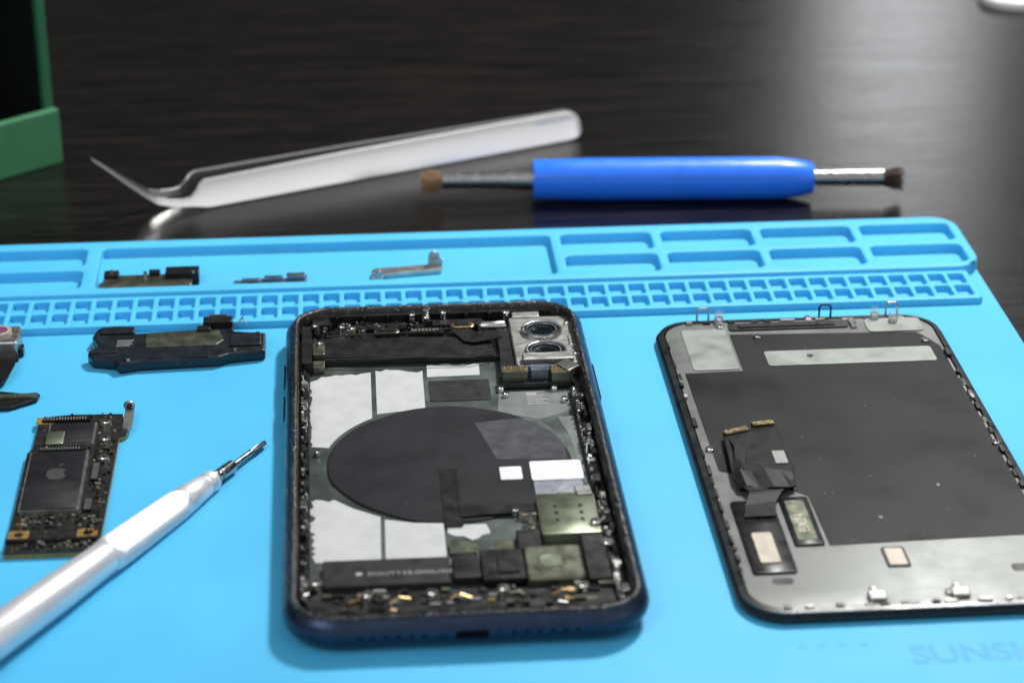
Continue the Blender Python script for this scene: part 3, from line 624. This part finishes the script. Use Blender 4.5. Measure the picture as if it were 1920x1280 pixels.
# ---------------------------------------------------------------- tweezers
tw=thing('tweezers','stainless steel tweezers with upturned curved tips','tweezers',(1.8,67.5,TZ))
O=Vector((-4.0,65.0,TZ+.004));d=Vector((.92,.393,0)).normalized();nn=Vector((-d.y,d.x,0))
C=[(-3.25,2.10,.05),(-2.9,1.80,.10),(-2.2,1.15,.15),(-1.75,.76,.18),(-1.4,.50,.20),(-1.0,.36,.21),(-.6,.29,.23),(-.35,.28,.28),(-.12,.34,.50),(0,.39,.68),(.15,.41,.80),(2,.42,.83),(5,.44,.87),(8,.44,.88),(11,.44,.87),(12.3,.44,.86),(12.5,.44,.82),(12.65,.44,.70),(12.74,.44,.50),(12.76,.44,.3)]
def arm(offf,th,name,sg):
    """flat strip, faces leaning a little, chamfered upper edge"""
    m=M();vs=[]
    for s,z,h in C:
        o=offf(s);q=min(1,h/.9);T=th*(1 if s>0 else max(.45,1+s*.16))
        sec=[(-.5,.0),(-.46,-.02*q),(.20,.20*q),(.46,.32*q),(.5,.36*q),(.5,.36*q+T*.7),(.46,.32*q+T),(-.46,T),(-.5,T*.8)] if sg>0 else [(-.5,0),(-.46,-.02),(.46,.08),(.5,.10),(.5,.10+T),(.46,T+.10),(-.46,T+.02),(-.5,T)]
        for fz,dn in sec: vs.append(O+d*s+nn*(o+dn)+Vector((0,0,z+fz*h)))
    n=len(sec);k=len(C);fs=[(j*n+i,j*n+(i+1)%n,(j+1)*n+(i+1)%n,(j+1)*n+i) for j in range(k-1) for i in range(n)]
    fs+=[tuple(range(n-1,-1,-1)),tuple(range((k-1)*n,k*n))]
    m.add(vs,fs);return m.make(name,TWZ,tw,smooth=True,ang=9)
arm(lambda s:(.0 if s>0 else .12*(s/3.25)**2),.08,'arm',1)
arm(lambda s:.42+.60*(max(0,1-s/11.8)**1.1 if s>0 else (1-(-s/3.25)**1.3)*1.0)-(.26*(-s/3.25) if s<0 else 0),.08,'arm',-1)
m=M();vs=[]
for s in (11.2,12.6):
    for dz in (.1,.7):
        for o in (.22 if dz>.5 else .1,.44): vs.append(O+d*s+nn*o+Vector((0,0,dz)))
m.add(vs,[(0,1,3,2),(4,6,7,5),(0,4,5,1),(2,3,7,6),(0,2,6,4),(1,5,7,3)]);m.make('joint_block',TWZ,tw)

# ---------------------------------------------------------------- green box
gb=thing('green_box','open green box with black inside','box',(-10.5,71,TZ))
c0=Vector((-8.5,69.2,TZ+.004));fx=Vector((.79,.613,0)).normalized();bk=Vector((-fx.y,fx.x,0))
def pan(name,a0,a1,b0,b1,z0,z1,mat,bev=.04):
    m=M();vs=[]
    for z in (z0,z1):
        for a,b in ((a0,b0),(a1,b0),(a1,b1),(a0,b1)): vs.append(c0+fx*a+bk*b+Vector((0,0,z)))
    m.add(vs,[(3,2,1,0),(4,5,6,7),(0,1,5,4),(1,2,6,5),(2,3,7,6),(3,0,4,7)]);m.make(name,mat,gb,bevel=bev)
pan('front_lip',-9,0,0,.3,0,1.75,GREENL)
pan('side_wall',-.30,0,.302,8,0,10,GREEN);pan('side_wall',-9,-8.64,.302,8,0,10,GREEN)
pan('back_wall',-8.63,-.37,7.7,8,0,10,GREEN);pan('bottom_panel',-8.63,-.37,.302,7.69,0,.2,GREEN)
pan('inner_panel',-8.6,-.4,7.4,7.69,.21,9.9,INNERBLK,0);pan('inner_panel',-.36,-.301,.5,7.39,.21,9.9,INNERBLK,0);pan('inner_panel',-8.6,-.43,.31,7.39,.205,.3,INNERBLK,0)  # near-black panels inside the box darken its back, right side and floor
pan('top_panel',-9,0,0,8,10.002,10.3,GREEN)

pc=thing('plastic_cap','small pale plastic cap lying on the table','cap',(25.6,83.6,TZ))
m=M();m.lathe((25.4,83.4,TZ+.003),(0,0,1),[(0,1.25),(.05,1.3),(.3,1.27),(.36,1.1),(.36,.8),(.25,.75)],40);m.make('cap_body',PALE,pc,smooth=True)

# ---------------------------------------------------------------- light
def area(name,loc,tgt,size,power,col=(1,1,1),sy=None):
    l=bpy.data.lights.new(name,'AREA');l.energy=power;l.color=col;l.size=size
    if sy: l.shape='RECTANGLE';l.size_y=sy
    o=bpy.data.objects.new(name,l);COL.objects.link(o);o.location=loc
    o.rotation_euler=(Vector(tgt)-Vector(loc)).to_track_quat('-Z','Y').to_euler();return o
area('key_lamp',(34,92,66),(3,52,0),10,86000,(1,.985,.96))
area('fill_lamp',(-34,10,55),(2,55,0),30,12000,(.94,.97,1))
area('added_side_light',(80,-8,30),(4,62,0),48,5500,(.97,.98,1),30)  # added light without a real source, brightens the tweezer faces
area('window_light',(66,260,62),(18,80,0),16,10500,(.95,.97,1),42)
w=bpy.data.worlds.new('World');sc.world=w;w.use_nodes=True
N=w.node_tree.nodes;L=w.node_tree.links;bg=N['Background']
tc=N.new('ShaderNodeTexCoord');sx=N.new('ShaderNodeSeparateXYZ');L.new(tc.outputs['Generated'],sx.inputs[0])
a=N.new('ShaderNodeMapRange');a.inputs['From Min'].default_value=.25;a.inputs['From Max'].default_value=1;a.inputs['To Min'].default_value=.018;a.inputs['To Max'].default_value=.36
a.interpolation_type='SMOOTHSTEP';L.new(sx.outputs[2],a.inputs['Value'])
b=N.new('ShaderNodeMapRange');b.inputs['From Min'].default_value=.2;b.inputs['From Max'].default_value=-1;b.inputs['To Min'].default_value=0;b.inputs['To Max'].default_value=.55
L.new(sx.outputs[1],b.inputs['Value'])
s=N.new('ShaderNodeMath');s.operation='ADD';L.new(a.outputs[0],s.inputs[0]);L.new(b.outputs[0],s.inputs[1])
L.new(s.outputs[0],bg.inputs['Strength']);bg.inputs['Color'].default_value=(.97,.98,1,1)

# ---------------------------------------------------------------- camera
cd=bpy.data.cameras.new('camera');co=bpy.data.objects.new('camera',cd);COL.objects.link(co)
cd.lens=82.7;cd.sensor_width=36;cd.clip_start=1;cd.clip_end=1000
co.location=(0,0,25.9);co.rotation_euler=(math.radians(90-25.4),0,math.radians(-4.51))
cd.dof.use_dof=True;cd.dof.focus_distance=57.0;cd.dof.aperture_fstop=.13;cd.dof.aperture_blades=7
sc.camera=co
